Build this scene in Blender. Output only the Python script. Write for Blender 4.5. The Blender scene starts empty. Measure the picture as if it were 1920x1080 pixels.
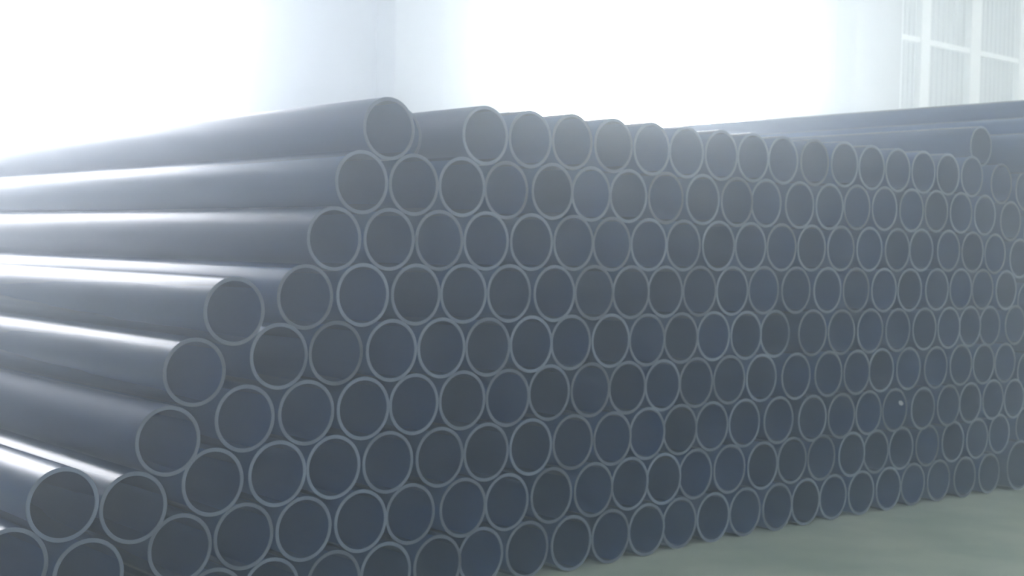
import bpy, bmesh, math, random
from mathutils import Vector, Matrix

random.seed(7)
C = bpy.context.scene.collection
scene = bpy.context.scene

# ---------------------------------------------------------------- camera, sky, exposure
cam_d = bpy.data.cameras.new("camera")
cam = bpy.data.objects.new("camera", cam_d)
C.objects.link(cam)
RT = Vector((0.75598642, -0.65416128, 0.02361254))
UP = Vector((-0.00148702, 0.03435608, 0.99940855))
FW = Vector((0.65458561, 0.75557441, -0.02499998))
cam.matrix_world = Matrix(((RT.x, UP.x, -FW.x, 0.10654), (RT.y, UP.y, -FW.y, -3.52132),
                           (RT.z, UP.z, -FW.z, 1.12347), (0, 0, 0, 1)))
cam_d.sensor_width = 36.0
cam_d.lens = 36.0 * 2560.1 / 1920.0
cam_d.clip_start = 0.05
cam_d.clip_end = 400
cam_d.dof.use_dof = True
cam_d.dof.focus_distance = 2.4
cam_d.dof.aperture_fstop = 9.0
scene.camera = cam

SKY = 25.5
world = bpy.data.worlds.new("overcast_sky")
scene.world = world
world.use_nodes = True
bg = world.node_tree.nodes["Background"]
bg.inputs[0].default_value = (0.92, 0.94, 1.0, 1)
bg.inputs[1].default_value = SKY

scene.view_settings.view_transform = 'Standard'
scene.view_settings.look = 'None'
scene.view_settings.gamma = 1.0
scene.view_settings.use_curve_mapping = False
scene.view_settings.exposure = 0.0
scene.cycles.volume_bounces = 3

WALL_Y = 7.5          # inner face of the wall behind the stack
FRONT_Y = -10.0       # inner face of the wall behind the camera
LEFT_X, RIGHT_X = -8.0, 30.0
HALL_Z = 7.4
SILL_Z, HEAD_Z, FRONT_HEAD_Z = 1.05, 4.9, 3.0
ADDED_SKYLIGHT = (14.0, 24.0, 3.6, 4.3)      # unseen roof opening added to brighten wall and right barrels: x0, x1, y0, y1
BACK_WINDOWS = [(1.25, 6.30), (9.58, 13.84), (24.30, 28.55)]  # last one unseen, added to brighten the veil at the right
ADDED_FRONT_WINDOWS = [(-6.0, -2.0), (1.5, 5.5), (9.0, 13.0), (16.5, 20.5), (24.0, 28.0)]  # unseen, added; their head height sets the front light on the pipe ends


def portal(x0, x1, z0, z1, y, rot):
    d = bpy.data.lights.new("daylight_portal", 'AREA')
    d.shape = 'RECTANGLE'
    d.size, d.size_y = x1 - x0, z1 - z0
    d.cycles.is_portal = True
    o = bpy.data.objects.new("daylight_portal", d)
    o.location = ((x0 + x1) / 2, y, (z0 + z1) / 2)
    o.rotation_euler = rot
    C.objects.link(o)


for a, b in BACK_WINDOWS:
    portal(a, b, SILL_Z, HEAD_Z, WALL_Y + 0.32, (-math.pi / 2, 0, 0))
for a, b in ADDED_FRONT_WINDOWS:
    portal(a, b, SILL_Z, FRONT_HEAD_Z, FRONT_Y - 0.32, (math.pi / 2, 0, 0))
portal(ADDED_SKYLIGHT[0], ADDED_SKYLIGHT[1], 0, 0, 0, (0, 0, 0))
o = C.objects[-1]
o.data.size_y = ADDED_SKYLIGHT[3] - ADDED_SKYLIGHT[2]
o.location = ((ADDED_SKYLIGHT[0] + ADDED_SKYLIGHT[1]) / 2, (ADDED_SKYLIGHT[2] + ADDED_SKYLIGHT[3]) / 2, HALL_Z + 0.24)


# ---------------------------------------------------------------- materials
def new_mat(name):
    m = bpy.data.materials.new(name)
    m.use_nodes = True
    nt = m.node_tree
    return m, nt, nt.nodes["Principled BSDF"]


def mottled(name, c1, c2, scale, rough, bump=0.0, detail=6.0, spec=0.5, stretch=None):
    m, nt, p = new_mat(name)
    tc = nt.nodes.new("ShaderNodeTexCoord")
    mp = nt.nodes.new("ShaderNodeMapping")
    if stretch:
        mp.inputs["Scale"].default_value = stretch
    n = nt.nodes.new("ShaderNodeTexNoise")
    n.inputs["Scale"].default_value = scale
    n.inputs["Detail"].default_value = detail
    r = nt.nodes.new("ShaderNodeValToRGB")
    r.color_ramp.elements[0].position = 0.35
    r.color_ramp.elements[1].position = 0.65
    r.color_ramp.elements[0].color = (*c1, 1)
    r.color_ramp.elements[1].color = (*c2, 1)
    L = nt.links.new
    L(tc.outputs["Object"], mp.inputs[0])
    L(mp.outputs[0], n.inputs["Vector"])
    L(n.outputs["Fac"], r.inputs[0])
    L(r.outputs[0], p.inputs["Base Color"])
    p.inputs["Roughness"].default_value = rough
    p.inputs["Specular IOR Level"].default_value = spec
    if bump:
        b = nt.nodes.new("ShaderNodeBump")
        b.inputs["Strength"].default_value = bump
        b.inputs["Distance"].default_value = 0.01
        L(n.outputs["Fac"], b.inputs["Height"])
        L(b.outputs[0], p.inputs["Normal"])
    return m


def pipe_material(name, base, rough, spec):
    """grey plastic: faint drawn streaks along the pipe and a slight tone of its own for every pipe"""
    m, nt, p = new_mat(name)
    L = nt.links.new
    tc = nt.nodes.new("ShaderNodeTexCoord")
    mp = nt.nodes.new("ShaderNodeMapping")
    mp.inputs["Scale"].default_value = (30, 1.2, 30)
    n = nt.nodes.new("ShaderNodeTexNoise")
    n.inputs["Scale"].default_value = 1.0
    n.inputs["Detail"].default_value = 4
    info = nt.nodes.new("ShaderNodeObjectInfo")
    ma = nt.nodes.new("ShaderNodeMath"); ma.operation = 'MULTIPLY_ADD'
    ma.inputs[1].default_value = 0.60; ma.inputs[2].default_value = 0.50
    mb = nt.nodes.new("ShaderNodeMath"); mb.operation = 'MULTIPLY_ADD'
    mb.inputs[1].default_value = 0.35
    mix = nt.nodes.new("ShaderNodeMix"); mix.data_type = 'RGBA'; mix.blend_type = 'MULTIPLY'
    mix.inputs[0].default_value = 1.0
    mix.inputs[6].default_value = (*base, 1)
    L(tc.outputs["Object"], mp.inputs[0]); L(mp.outputs[0], n.inputs["Vector"])
    L(info.outputs["Random"], ma.inputs[0])
    L(n.outputs["Fac"], mb.inputs[0]); L(ma.outputs[0], mb.inputs[2])
    L(mb.outputs[0], mix.inputs[7])
    L(mix.outputs[2], p.inputs["Base Color"])
    # gloss is set per pipe through its object colour (dusty ones are duller)
    sep = nt.nodes.new("ShaderNodeSeparateColor")
    L(info.outputs["Color"], sep.inputs[0])
    mr = nt.nodes.new("ShaderNodeMath"); mr.operation = 'MULTIPLY'
    mr.inputs[1].default_value = rough
    L(sep.outputs[0], mr.inputs[0]); L(mr.outputs[0], p.inputs["Roughness"])
    p.inputs["Specular IOR Level"].default_value = spec
    return m


M_pipe = pipe_material("grey_pipe_plastic", (0.014, 0.056, 0.165), 0.26, 0.5)
M_cut = pipe_material("sawn_pipe_plastic", (0.062, 0.086, 0.122), 0.55, 0.4)
M_wall = mottled("white_plaster", (0.275, 0.27, 0.265), (0.305, 0.30, 0.295), 1.4, 0.85, 0.05)
M_frame = mottled("white_painted_metal", (0.72, 0.73, 0.72), (0.78, 0.79, 0.78), 3.0, 0.45)
M_panel = mottled("pale_grey_sheet", (0.29, 0.305, 0.29), (0.325, 0.34, 0.32), 1.2, 0.5)
M_floor = mottled("grey_green_concrete", (0.47, 0.555, 0.475), (0.64, 0.70, 0.60), 2.2, 0.62, 0.15, 9.0, 0.35)
M_ceil = mottled("pale_roof_sheet", (0.50, 0.52, 0.53), (0.56, 0.58, 0.59), 0.6, 0.7)
M_ground = mottled("outside_concrete", (0.36, 0.37, 0.36), (0.44, 0.45, 0.44), 0.3, 0.9)
M_sticker = mottled("white_sticker_paper", (0.82, 0.83, 0.82), (0.86, 0.87, 0.86), 40, 0.6)

def glass_material(name, tint):
    m, nt, p = new_mat(name)
    nt.nodes.remove(p)
    out = nt.nodes["Material Output"]
    tr = nt.nodes.new("ShaderNodeBsdfTransparent"); tr.inputs[0].default_value = (*tint, 1)
    gl = nt.nodes.new("ShaderNodeBsdfGlossy"); gl.inputs["Roughness"].default_value = 0.02
    fr = nt.nodes.new("ShaderNodeFresnel")
    geo = nt.nodes.new("ShaderNodeNewGeometry")
    ior = nt.nodes.new("ShaderNodeMapRange")      # the far side of the pane sees the inverse ratio: no total reflection in a thin sheet
    ior.inputs["To Min"].default_value = 1.45; ior.inputs["To Max"].default_value = 1 / 1.45
    nt.links.new(geo.outputs["Backfacing"], ior.inputs["Value"]); nt.links.new(ior.outputs[0], fr.inputs[0])
    mx = nt.nodes.new("ShaderNodeMixShader")
    nt.links.new(fr.outputs[0], mx.inputs[0]); nt.links.new(tr.outputs[0], mx.inputs[1])
    nt.links.new(gl.outputs[0], mx.inputs[2]); nt.links.new(mx.outputs[0], out.inputs[0])
    return m


M_glass = glass_material("window_glass", (0.93, 0.95, 0.945))
M_glass_dim = glass_material("dimming_window_glass", (0.71, 0.72, 0.73))     # tint added to dim left glow; two faces: about half the daylight comes through


# ---------------------------------------------------------------- mesh helpers
def add_box(bm, x0, x1, y0, y1, z0, z1, bevel=0.0):
    vs = [bm.verts.new((x, y, z)) for x in (x0, x1) for y in (y0, y1) for z in (z0, z1)]
    fs = [(0, 1, 3, 2), (4, 6, 7, 5), (0, 4, 5, 1), (2, 3, 7, 6), (0, 2, 6, 4), (1, 5, 7, 3)]
    faces = [bm.faces.new([vs[i] for i in f]) for f in fs]
    if bevel:
        edges = list({e for f in faces for e in f.edges})
        bmesh.ops.bevel(bm, geom=edges, offset=bevel, segments=2, affect='EDGES', profile=0.5)


def link_mesh(name, me, parent=None, loc=(0, 0, 0)):
    o = bpy.data.objects.new(name, me)
    o.location = loc
    C.objects.link(o)
    if parent:
        o.parent = parent
    return o


def obj(name, bm, mat, parent=None, loc=(0, 0, 0), smooth=False):
    me = bpy.data.meshes.new(name)
    bmesh.ops.recalc_face_normals(bm, faces=bm.faces[:])
    bm.to_mesh(me)
    bm.free()
    me.materials.append(mat)
    if smooth:
        for q in me.polygons:
            q.use_smooth = True
    return link_mesh(name, me, parent, loc)


def box_obj(name, dims, mat, parent=None, bevel=0.0):
    bm = bmesh.new()
    add_box(bm, *dims, bevel=bevel)
    return obj(name, bm, mat, parent)


def structure(o):
    o["kind"] = "structure"
    return o


# ---------------------------------------------------------------- the hall
T = 0.35
structure(box_obj("floor", (LEFT_X - T, RIGHT_X + T, FRONT_Y - T, WALL_Y + T, -0.2, 0.0), M_floor))
sx0, sx1, sy0, sy1 = ADDED_SKYLIGHT
bm = bmesh.new()
for x0, x1, y0, y1 in ((LEFT_X - T, RIGHT_X + T, FRONT_Y - T, sy0), (LEFT_X - T, RIGHT_X + T, sy1, WALL_Y + T),
                       (LEFT_X - T, sx0, sy0, sy1), (sx1, RIGHT_X + T, sy0, sy1)):
    add_box(bm, x0, x1, y0, y1, HALL_Z, HALL_Z + 0.2)
structure(obj("ceiling", bm, M_ceil))
bm = bmesh.new()
for k in range(6):
    xb = sx0 + (sx1 - sx0) * k / 5
    add_box(bm, xb - 0.04, xb + 0.04, sy0, sy1, HALL_Z + 0.06, HALL_Z + 0.14)
sky_w = structure(obj("window_8", bm, M_frame))
sky_w["label"] = "added skylight in the roof to brighten the wall right of the stack"
for k in range(5):
    box_obj("pane", (sx0 + 2 * k + 0.04, sx0 + 2 * k + 1.96, sy0, sy1, HALL_Z + 0.10, HALL_Z + 0.106), M_glass, sky_w)
structure(box_obj("wall_left", (LEFT_X - T, LEFT_X, FRONT_Y - T, WALL_Y + T, 0, HALL_Z), M_wall))
structure(box_obj("wall_right", (RIGHT_X, RIGHT_X + T, FRONT_Y - T, WALL_Y + T, 0, HALL_Z), M_wall))
structure(box_obj("ground", (-60, 90, -70, 80, -0.35, -0.21), M_ground))

DOOR_X0, DOOR_X1, DOOR_Z = 16.78, 21.46, 6.6


def pierced_wall(name, y0, y1, holes):
    """one wall with rectangular openings (x0, x1, z0, z1)"""
    bm = bmesh.new()
    x = LEFT_X
    for (a, b, z0, z1) in holes:
        add_box(bm, x, a, y0, y1, 0, HALL_Z)
        if z0 > 0:
            add_box(bm, a, b, y0, y1, 0, z0)
        add_box(bm, a, b, y0, y1, z1, HALL_Z)
        x = b
    add_box(bm, x, RIGHT_X, y0, y1, 0, HALL_Z)
    return structure(obj(name, bm, M_wall))


wall_back = pierced_wall("wall_back", WALL_Y, WALL_Y + T,
                         sorted([(a, b, SILL_Z, HEAD_Z) for a, b in BACK_WINDOWS] + [(DOOR_X0, DOOR_X1, 0, DOOR_Z)]))
pierced_wall("wall_front", FRONT_Y - T, FRONT_Y, [(a, b, SILL_Z, FRONT_HEAD_Z) for a, b in ADDED_FRONT_WINDOWS])

# pilasters on the wall behind the stack
for n, (a, b) in enumerate(((-0.2, 0.4), (7.82, 8.42), (15.25, 15.85))):
    bm = bmesh.new()
    add_box(bm, a, b, WALL_Y - 0.32, WALL_Y, 0, HALL_Z, 0.02)
    o = structure(obj("trim_%d" % (n + 1), bm, M_wall))
    o["label"] = ["white pilaster left of the left window", "white pilaster on the wall between the two bright windows",
                  "white pilaster between the right bright window and the ribbed door"][n]


def window(number, x0, x1, yc, label, head=HEAD_Z, posts=None, glass=None):
    d = 0.05
    fw = 0.06
    zt = 3.49 if head > 4 else 2.4
    bm = bmesh.new()
    add_box(bm, x0, x0 + fw, yc - d, yc + d, SILL_Z, head)
    add_box(bm, x1 - fw, x1, yc - d, yc + d, SILL_Z, head)
    add_box(bm, x0 + fw, x1 - fw, yc - d, yc + d, SILL_Z, SILL_Z + fw)
    add_box(bm, x0 + fw, x1 - fw, yc - d, yc + d, head - fw, head)
    w = structure(obj("window_%d" % number, bm, M_frame))
    w["label"] = label
    edges = [x0 + fw - 0.05]
    for xm in posts or [(x0 + x1) / 2]:
        box_obj("mullion", (xm - 0.05, xm + 0.05, yc - d, yc + d, SILL_Z + fw, head - fw), M_frame, w)
        edges.append(xm)
    edges.append(x1 - fw + 0.05)
    for a, b in [(p + 0.05, q - 0.05) for p, q in zip(edges[:-1], edges[1:])]:
        box_obj("transom", (a, b, yc - d * 0.8, yc + d * 0.8, zt - 0.035, zt + 0.035), M_frame, w)
        for z0, z1 in ((SILL_Z + fw, zt - 0.035), (zt + 0.035, head - fw)):
            box_obj("pane", (a, b, yc - 0.003, yc + 0.003, z0, z1), glass or M_glass, w)
        # little hinge brackets below the transom beside mullion and jamb
        for xb in (a + 0.03, b - 0.03):
            box_obj("bracket", (xb - 0.03, xb + 0.03, yc - d - 0.03, yc - d * 0.8, zt - 0.13, zt - 0.035), M_frame, w)
    return w


window(1, *BACK_WINDOWS[0], WALL_Y + 0.22, "overexposed white window above the left barrels of the stack", posts=[2.15, 4.215], glass=M_glass_dim)
window(2, *BACK_WINDOWS[1], WALL_Y + 0.22, "overexposed white window above the middle of the stack")
window(9, *BACK_WINDOWS[2], WALL_Y + 0.22, "added window out of frame right of the ribbed door, brightening the haze")
for n, (a, b) in enumerate(ADDED_FRONT_WINDOWS):
    window(3 + n, a, b, FRONT_Y - 0.22, "%s added low window from the left, lighting the pipe ends from behind the camera" % ("first", "second", "third", "fourth", "fifth")[n], FRONT_HEAD_Z)

# ribbed sheet door
door = structure(box_obj("door_1", (DOOR_X0, DOOR_X1, WALL_Y + 0.16, WALL_Y + 0.20, 0.0, DOOR_Z), M_panel))
door["label"] = "tall white-framed door of ribbed pale grey sheet at the upper right"
stiles = [(16.78, 16.84), (17.31, 17.54), (18.63, 18.91), (20.05, 20.30), (21.40, 21.46)]
rails = [(0.0, 0.18), (2.15, 2.22), (4.285, 4.355), (6.42, 6.6)]
yf = WALL_Y + 0.02
for a, b in stiles:
    box_obj("stile", (a, b, yf, WALL_Y + 0.15, 0, DOOR_Z), M_frame, door, 0.008)
for (_, a), (b, _) in zip(stiles[:-1], stiles[1:]):
    for z0, z1 in rails:
        box_obj("rail", (a, b, yf + 0.02, WALL_Y + 0.15, z0, z1), M_frame, door)
    for (_, z0), (z1, _) in zip(rails[:-1], rails[1:]):
        # corrugated sheet: trapezoid ribs every 13 cm
        bm = bmesh.new()
        n = max(3, round((b - a) / 0.13))
        st = (b - a) / n
        prof = []
        for k in range(n):
            x = a + k * st
            prof += [(x, 0.0), (x + st * 0.55, 0.0), (x + st * 0.65, -0.022), (x + st * 0.90, -0.022)]
        prof.append((b, 0.0))
        lo = [bm.verts.new((x, WALL_Y + 0.135 + y, z0)) for x, y in prof]
        hi = [bm.verts.new((x, WALL_Y + 0.135 + y, z1)) for x, y in prof]
        lo2 = [bm.verts.new((x, WALL_Y + 0.140 + y, z0)) for x, y in prof]
        hi2 = [bm.verts.new((x, WALL_Y + 0.140 + y, z1)) for x, y in prof]
        for i in range(len(prof) - 1):
            bm.faces.new((lo[i], lo[i + 1], hi[i + 1], hi[i]))
            bm.faces.new((lo2[i + 1], lo2[i], hi2[i], hi2[i + 1]))
        obj("panel", bm, M_panel, door)

# ---------------------------------------------------------------- the pipes
PIPES = {  # row from the top: (x, z, end offset along the pipe, outer radius)
    0: [(6.2084, 1.7021, 0.045, 0.100), (6.4208, 1.6796, -0.150, 0.100), (6.5970, 1.7770, -0.160, 0.100), (6.7660, 1.8860, -0.040, 0.100)],
    1: [(2.6328, 1.5088, 0.003, 0.100), (2.8329, 1.5138, 0.231, 0.100), (3.0331, 1.5174, 0.009, 0.100), (3.2333, 1.5193, 0.008, 0.100), (3.4334, 1.5251, 0.009, 0.100), (3.6336, 1.5257, 0.003, 0.100), (3.8338, 1.5268, 0.001, 0.100), (4.0340, 1.5275, 0.008, 0.100), (4.2342, 1.5291, 0.006, 0.100), (4.4344, 1.5334, 0.010, 0.100), (4.6350, 1.5354, 0.016, 0.100), (4.8376, 1.5386, 0.009, 0.100), (5.0411, 1.5428, 0.004, 0.100), (5.2464, 1.5408, 0.007, 0.100), (5.4529, 1.5412, 0.010, 0.100), (5.6603, 1.5433, 0.011, 0.100), (5.8695, 1.5452, 0.012, 0.100), (6.0813, 1.5473, 0.013, 0.100), (6.2968, 1.5223, -0.019, 0.100), (6.5089, 1.4997, -0.032, 0.100)],
    2: [(2.5331, 1.3352, 0.003, 0.100), (2.7364, 1.3374, 0.005, 0.100), (2.9366, 1.3405, 0.007, 0.100), (3.1368, 1.3393, 0.016, 0.100), (3.3369, 1.3447, 0.001, 0.100), (3.5371, 1.3451, 0.014, 0.100), (3.7373, 1.3474, 0.022, 0.100), (3.9375, 1.3493, 0.020, 0.100), (4.1377, 1.3517, 0.011, 0.100), (4.3379, 1.3506, 0.007, 0.100), (4.5380, 1.3546, 0.021, 0.100), (4.7408, 1.3546, 0.007, 0.100), (4.9443, 1.3564, 0.005, 0.100), (5.1471, 1.3614, 0.008, 0.100), (5.3519, 1.3641, 0.006, 0.100), (5.5575, 1.3651, 0.001, 0.100), (5.7636, 1.3680, 0.002, 0.100), (5.9697, 1.3684, -0.002, 0.100), (6.1729, 1.3650, -0.008, 0.100), (6.3849, 1.3426, -0.025, 0.100)],
    3: [(2.4373, 1.1570, 0.005, 0.100), (2.6390, 1.1599, -0.002, 0.100), (2.8392, 1.1614, -0.002, 0.100), (3.0394, 1.1643, 0.000, 0.100), (3.2396, 1.1654, -0.004, 0.100), (3.4398, 1.1673, -0.003, 0.100), (3.6400, 1.1672, 0.005, 0.100), (3.8402, 1.1696, 0.010, 0.100), (4.0404, 1.1710, 0.017, 0.100), (4.2405, 1.1740, 0.013, 0.100), (4.4407, 1.1751, 0.016, 0.100), (4.6414, 1.1763, 0.017, 0.100), (4.8447, 1.1780, 0.018, 0.100), (5.0489, 1.1799, 0.016, 0.100), (5.2529, 1.1810, 0.011, 0.100), (5.4571, 1.1817, 0.003, 0.100), (5.6608, 1.1852, 0.010, 0.100), (5.8644, 1.1861, -0.006, 0.100), (6.0671, 1.1840, -0.011, 0.100), (6.2692, 1.1792, -0.013, 0.100), (6.4847, 1.1601, -0.025, 0.100)],
    4: [(2.0810, 0.9388, -0.023, 0.100), (2.3392, 0.9781, 0.008, 0.100), (2.5411, 0.9844, -0.004, 0.100), (2.7423, 0.9854, -0.011, 0.100), (2.9425, 0.9881, -0.006, 0.100), (3.1427, 0.9888, -0.005, 0.100), (3.3429, 0.9883, -0.015, 0.100), (3.5431, 0.9906, -0.008, 0.100), (3.7433, 0.9918, 0.002, 0.100), (3.9435, 0.9931, 0.016, 0.100), (4.1437, 0.9950, 0.020, 0.100), (4.3439, 0.9960, 0.024, 0.100), (4.5441, 0.9988, 0.026, 0.100), (4.7454, 0.9994, 0.017, 0.100), (4.9498, 1.0000, 0.007, 0.100), (5.1534, 1.0003, 0.005, 0.100), (5.3575, 1.0008, -0.000, 0.100), (5.5606, 1.0012, 0.000, 0.100), (5.7616, 1.0041, -0.015, 0.100), (5.9617, 1.0055, -0.018, 0.100), (6.1619, 1.0052, -0.015, 0.100), (6.3621, 1.0018, -0.026, 0.100)],
    5: [(1.9811, 0.7628, 0.021, 0.100), (2.2378, 0.8033, -0.015, 0.100), (2.4424, 0.8062, -0.009, 0.100), (2.6447, 0.8093, -0.020, 0.100), (2.8449, 0.8114, -0.019, 0.100), (3.0451, 0.8088, -0.015, 0.100), (3.2452, 0.8128, -0.009, 0.100), (3.4454, 0.8131, 0.004, 0.100), (3.6456, 0.8147, 0.004, 0.100), (3.8458, 0.8126, 0.011, 0.100), (4.0460, 0.8144, 0.022, 0.100), (4.2462, 0.8166, 0.031, 0.100), (4.4464, 0.8159, 0.031, 0.100), (4.6466, 0.8174, 0.043, 0.100), (4.8496, 0.8198, 0.004, 0.100), (5.0541, 0.8185, 0.004, 0.100), (5.2581, 0.8203, -0.002, 0.100), (5.4617, 0.8205, -0.009, 0.100), (5.6644, 0.8219, -0.017, 0.100), (5.8646, 0.8245, -0.021, 0.100), (6.0648, 0.8266, -0.011, 0.100), (6.2650, 0.8250, 0.001, 0.100), (6.4651, 0.8283, -0.023, 0.100)],
    6: [(1.8813, 0.5766, -0.020, 0.100), (2.1338, 0.6231, -0.003, 0.100), (2.3403, 0.6285, -0.009, 0.100), (2.5450, 0.6304, -0.014, 0.100), (2.7462, 0.6321, -0.008, 0.100), (2.9464, 0.6342, -0.007, 0.100), (3.1466, 0.6321, -0.006, 0.100), (3.3467, 0.6389, 0.004, 0.100), (3.5469, 0.6391, 0.003, 0.100), (3.7470, 0.6371, 0.012, 0.100), (3.9472, 0.6365, 0.020, 0.100), (4.1474, 0.6371, 0.028, 0.100), (4.3476, 0.6395, 0.030, 0.100), (4.5478, 0.6390, 0.028, 0.100), (4.7509, 0.6391, 0.008, 0.100), (4.9548, 0.6424, -0.007, 0.100), (5.1584, 0.6407, -0.008, 0.100), (5.3611, 0.6415, 0.004, 0.100), (5.5641, 0.6416, -0.004, 0.100), (5.7659, 0.6407, -0.019, 0.100), (5.9674, 0.6459, -0.028, 0.100), (6.1676, 0.6438, -0.030, 0.100), (6.3684, 0.6426, -0.029, 0.100)],
    7: [(1.5696, 0.4337, -0.045, 0.100), (1.7710, 0.4042, -0.042, 0.100), (2.0322, 0.4452, -0.004, 0.100), (2.2397, 0.4532, -0.015, 0.100), (2.4431, 0.4542, -0.007, 0.100), (2.6466, 0.4529, -0.010, 0.100), (2.8483, 0.4540, -0.018, 0.100), (3.0485, 0.4546, -0.015, 0.100), (3.2487, 0.4573, -0.015, 0.100), (3.4489, 0.4597, -0.015, 0.100), (3.6491, 0.4580, -0.014, 0.100), (3.8492, 0.4604, 0.002, 0.100), (4.0494, 0.4602, 0.018, 0.100), (4.2496, 0.4588, 0.030, 0.100), (4.4498, 0.4590, 0.030, 0.100), (4.6500, 0.4601, 0.014, 0.100), (4.8529, 0.4574, -0.006, 0.100), (5.0552, 0.4558, -0.008, 0.100), (5.2588, 0.4578, -0.006, 0.100), (5.4606, 0.4578, -0.006, 0.100), (5.6627, 0.4557, -0.023, 0.100), (5.8630, 0.4589, -0.032, 0.100), (6.0632, 0.4605, -0.027, 0.100), (6.2633, 0.4663, -0.031, 0.100), (6.4639, 0.4604, -0.031, 0.100)],
    8: [(1.4294, 0.2908, -0.054, 0.100), (1.6302, 0.2429, -0.075, 0.100), (1.9261, 0.2682, -0.016, 0.100), (2.1381, 0.2752, -0.001, 0.100), (2.3397, 0.2750, -0.008, 0.100), (2.5444, 0.2769, -0.013, 0.100), (2.7465, 0.2758, -0.001, 0.100), (2.9485, 0.2784, -0.021, 0.100), (3.1486, 0.2751, -0.011, 0.100), (3.3492, 0.2795, -0.018, 0.100), (3.5494, 0.2816, -0.024, 0.100), (3.7496, 0.2824, -0.011, 0.100), (3.9498, 0.2803, 0.005, 0.100), (4.1500, 0.2787, 0.022, 0.100), (4.3501, 0.2822, 0.018, 0.100), (4.5503, 0.2798, 0.011, 0.100), (4.7506, 0.2840, 0.016, 0.100), (4.9520, 0.2799, 0.015, 0.100), (5.1542, 0.2795, 0.002, 0.100), (5.3549, 0.2747, 0.015, 0.100), (5.5569, 0.2742, 0.017, 0.100), (5.7579, 0.2730, 0.008, 0.100), (5.9581, 0.2785, -0.004, 0.100), (6.1583, 0.2801, -0.014, 0.100), (6.3582, 0.2901, -0.016, 0.100)],
    9: [(2.2349, 0.1000, 0.001, 0.100), (2.4442, 0.1000, -0.020, 0.100), (2.6453, 0.1000, -0.013, 0.100), (2.8471, 0.1000, -0.020, 0.100), (3.0473, 0.1000, 0.000, 0.100), (3.2475, 0.1000, -0.011, 0.100), (3.4477, 0.1000, -0.021, 0.100), (3.6479, 0.1000, -0.018, 0.100), (3.8481, 0.1000, -0.009, 0.100), (4.0483, 0.1000, 0.008, 0.100), (4.2485, 0.1000, 0.009, 0.100), (4.4487, 0.1000, 0.013, 0.100), (4.6489, 0.1000, 0.006, 0.100), (4.8491, 0.1000, 0.014, 0.100), (5.0493, 0.1000, 0.019, 0.100), (5.2498, 0.1000, 0.014, 0.100), (5.4526, 0.1000, 0.009, 0.100), (5.6571, 0.1000, 0.014, 0.100), (5.8612, 0.1000, 0.007, 0.100), (6.0671, 0.1000, -0.007, 0.100), (6.2784, 0.1000, -0.014, 0.100), (6.5114, 0.1250, -0.046, 0.125)],
}
FLANK = [  # pipes of the stack just outside the frame that carry the ones in it
    (1.2880, 0.1000, -0.020, 0.100),
    (1.4899, 0.1000, -0.020, 0.100),
    (1.7850, 0.1000, -0.020, 0.100),
    (2.0347, 0.1000, -0.020, 0.100),
    (6.7354, 0.1000, 0.002, 0.100),
    (6.9384, 0.1000, -0.003, 0.100),
    (7.1414, 0.1000, -0.003, 0.100),
    (7.3444, 0.1000, 0.002, 0.100),
    (7.5474, 0.1000, 0.019, 0.100),
    (7.0399, 0.2726, 0.017, 0.100),
    (7.2429, 0.2726, 0.015, 0.100),
    (7.4459, 0.2726, -0.012, 0.100),
    (6.8375, 0.2729, -0.011, 0.100),
    (6.6404, 0.3096, -0.001, 0.100),
    (7.1706, 0.4592, 0.001, 0.100),
    (6.9704, 0.4603, 0.011, 0.100),
    (7.5110, 0.4619, 0.004, 0.100),
    (6.7702, 0.4620, -0.008, 0.100),
    (7.3400, 0.5659, -0.017, 0.100),
    (6.6164, 0.5902, -0.013, 0.100),
    (7.0717, 0.6333, 0.009, 0.100),
    (6.8715, 0.6347, -0.002, 0.100),
    (7.2411, 0.7400, 0.015, 0.100),
    (6.7177, 0.7629, -0.014, 0.100),
    (6.9960, 0.8187, -0.009, 0.100),
    (7.1654, 0.9253, -0.008, 0.100),
    (6.8291, 0.9292, -0.003, 0.100),
    (6.6294, 0.9427, 0.005, 0.100),
    (6.9979, 1.0370, 0.003, 0.100),
    (6.7412, 1.1091, 0.004, 0.100),
    (7.2500, 1.1100, -0.009, 0.100),
    (6.8897, 1.2433, -0.010, 0.100),
    (6.6425, 1.2833, -0.009, 0.100),
    (7.3000, 1.3200, 0.020, 0.100),
    (6.7910, 1.4175, 0.010, 0.100),
    (7.0620, 1.4300, 0.020, 0.100),
    (6.9050, 1.5830, -0.020, 0.100),
    (6.6880, 1.5900, 0.010, 0.100),
    (6.9390, 1.7810, 0.030, 0.100),
]


SEG = 56
WALL_T = 0.0118
LENGTH = 6.0
CH = 0.0015           # broken edges of the saw cut


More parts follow.
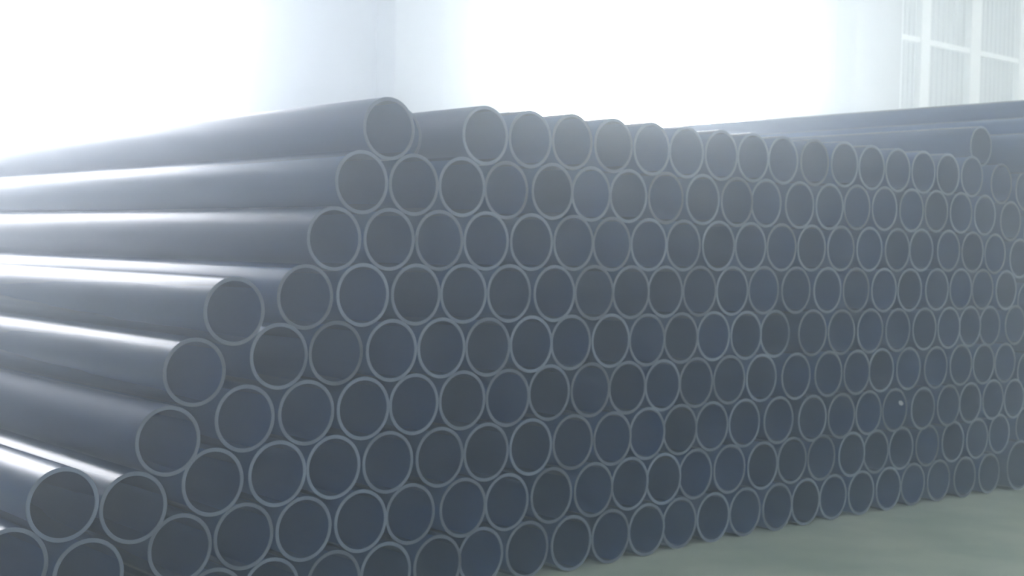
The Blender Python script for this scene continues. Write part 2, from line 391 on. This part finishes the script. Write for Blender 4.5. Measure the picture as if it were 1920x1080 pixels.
def pipe_meshes(R):
    """barrel (outer skin, bore, far face) and the ring of the near cut, both with the origin in the centre of the near end"""
    ri = R - WALL_T
    cs = [(math.cos(2 * math.pi * k / SEG), math.sin(2 * math.pi * k / SEG)) for k in range(SEG)]

    def shell(name, steps, mat):
        bm = bmesh.new()
        loops = [[bm.verts.new((r * c, y, r * s)) for c, s in cs] for r, y in steps]
        for la, lb in zip(loops[:-1], loops[1:]):
            for k in range(SEG):
                f = bm.faces.new((la[k], lb[k], lb[(k + 1) % SEG], la[(k + 1) % SEG]))
                f.smooth = True
        bm.normal_update()
        for e in bm.edges:
            e.smooth = len(e.link_faces) < 2 or e.link_faces[0].normal.angle(e.link_faces[1].normal) < 0.5
        me = bpy.data.meshes.new(name)
        bm.to_mesh(me); bm.free()
        me.materials.append(mat)
        return me

    # profile walked so that the faces look out of the plastic: bore outwards, over the near cut, along the barrel, over the far cut
    return (shell("barrel", ((R, CH), (R, 0.6), (R, 3.0), (R, LENGTH - CH), (R - CH, LENGTH), (ri + CH, LENGTH), (ri, LENGTH - CH)), M_pipe),
            shell("bore", ((ri, LENGTH - CH), (ri, 3.0), (ri, 0.4), (ri, CH)), M_pipe),
            shell("cut_end", ((ri, CH), (ri + CH, 0.0), (R - CH, 0.0), (R, CH)), M_cut))


MESH = {0.100: pipe_meshes(0.0998), 0.125: pipe_meshes(0.1248)}
ORD = ["", "first", "second", "third", "fourth", "fifth", "sixth", "seventh", "eighth", "ninth", "tenth", "eleventh", "twelfth",
       "thirteenth", "fourteenth", "fifteenth", "sixteenth", "seventeenth", "eighteenth", "nineteenth", "twentieth",
       "twenty-first", "twenty-second", "twenty-third", "twenty-fourth", "twenty-fifth", "twenty-sixth"]
UPROW = {9: "bottom row", 8: "second row up", 7: "third row up", 6: "fourth row up", 5: "fifth row up",
         4: "sixth row up", 3: "seventh row up", 2: "eighth row up", 1: "long top row"}
SPECIAL = {
    (0, 0): "grey plastic pipe lying alone on the top row near the right edge",
    (0, 1): "grey pipe running out of frame just right of the lone pipe on the top row",
    (0, 2): "long grey barrel at upper right, second from the top, running behind the lone pipe",
    (0, 3): "uppermost long grey barrel at the upper right, just below the ribbed door",
    (1, 0): "grey pipe at the top left corner of the stack, highest barrel on the left",
    (1, 1): "grey pipe pushed back, half hidden behind the pipe at the top left corner",
    (4, 0): "bright-barrelled grey pipe sunk lower than its row, leftmost of the sixth row",
    (7, 0): "leftmost grey pipe of the third row up, white glare on its barrel",
    (7, 1): "second grey pipe of the third row up, close against the leftmost with glare",
    (8, 0): "grey pipe cut by the left edge at the bottom left corner",
    (9, 21): "wider grey pipe at the right edge of the bottom row on the floor",
}
GROUP = "grey pipes in the stack"


def place_pipe(x, z, d, R, label, dull=1.0):
    barrel, bore, cut = MESH[R]
    o = bpy.data.objects.new("pipe", None)
    o.empty_display_size = 0.1
    o.location = (x, d, z)
    C.objects.link(o)
    o["label"] = label
    o["category"] = "pipe"
    o["group"] = GROUP
    link_mesh("barrel", barrel, o).color = (dull, 1, 1, 1)
    link_mesh("bore", bore, o)
    c = link_mesh("cut_end", cut, o)
    c["label"] = "paler sawn ring at the pipe mouth"
    return o


for r, row in PIPES.items():
    for i, (x, z, d, R) in enumerate(row):
        label = SPECIAL.get((r, i))
        if label is None:
            if i == 0:
                label = "grey pipe with long glossy barrel in view, left end of the %s" % UPROW[r]
                if r == 9:
                    label = "grey pipe at the bottom edge, leftmost visible end of the bottom row"
            elif r == 9:
                label = "grey plastic pipe, %s visible end from the left in the bottom row" % ORD[i + 1]
            elif (r, i) == (7, 19):
                label = "grey pipe with a white spot inside its mouth in the third row up"
            else:
                label = "grey plastic pipe, %s end from the left in the %s" % (ORD[i + 1], UPROW[r])
        o = place_pipe(x, z, d, R, label, {(6, 0): 2.3, (1, 0): 1.3, (1, 2): 1.5, (3, 0): 1.1}.get((r, i), 1.0))
        if (r, i) == (7, 19):
            # small round sticker on the right-hand wall of the bore, just inside the mouth
            bm = bmesh.new()
            rb = R - 0.0002 - WALL_T - 0.0006
            def at(u, w):
                a = math.radians(17) + u / rb
                return bm.verts.new((rb * math.cos(a), 0.024 + w, rb * math.sin(a)))
            cen = at(0, 0)
            ring = [at(0.0125 * math.cos(t * math.pi / 8), 0.0125 * math.sin(t * math.pi / 8)) for t in range(16)]
            for k in range(16):
                bm.faces.new((cen, ring[k], ring[(k + 1) % 16]))
            s = obj("sticker", bm, M_sticker, o)
            s["label"] = "small round white sticker"

seen_rows = {}
for x, z, d, R in FLANK:
    if x < 5:
        k = seen_rows["left"] = seen_rows.get("left", 0) + 1
        label = "grey pipe on the floor below the left barrels, %s from the left, under the frame" % ORD[k]
    else:
        rw = 1 + round((z - 0.1) / 0.171)
        k = seen_rows[rw] = seen_rows.get(rw, 0) + 1
        label = "grey pipe past the right edge of the frame, %s layer up, %s outward" % (ORD[rw], ORD[k])
    place_pipe(x, z, d, R, label)

# ---------------------------------------------------------------- haze volume added to give the lens veil
HAZE = ((0.012, 0.50), (0.046, 0.86))
bm = bmesh.new()
add_box(bm, LEFT_X - 0.1, RIGHT_X + 0.1, FRONT_Y - 0.1, WALL_Y + 0.1, -0.1, HALL_Z + 0.1)
M_haze, nt, p = new_mat("veil_haze")
nt.nodes.remove(p)
# one scatter spreads the veil widely, the other almost straight on
add = nt.nodes.new("ShaderNodeAddShader")
for k, (dens, g) in enumerate(HAZE):
    vs = nt.nodes.new("ShaderNodeVolumeScatter")
    vs.inputs["Color"].default_value = (0.84, 0.92, 1.0, 1)
    vs.inputs["Density"].default_value = dens
    vs.inputs["Anisotropy"].default_value = g
    nt.links.new(vs.outputs[0], add.inputs[k])
nt.links.new(add.outputs[0], nt.nodes["Material Output"].inputs["Volume"])
hz = obj("haze", bm, M_haze)
hz["kind"] = "stuff"
hz["label"] = "thin bright haze added in the hall to give the lens veil"
hz["category"] = "haze"
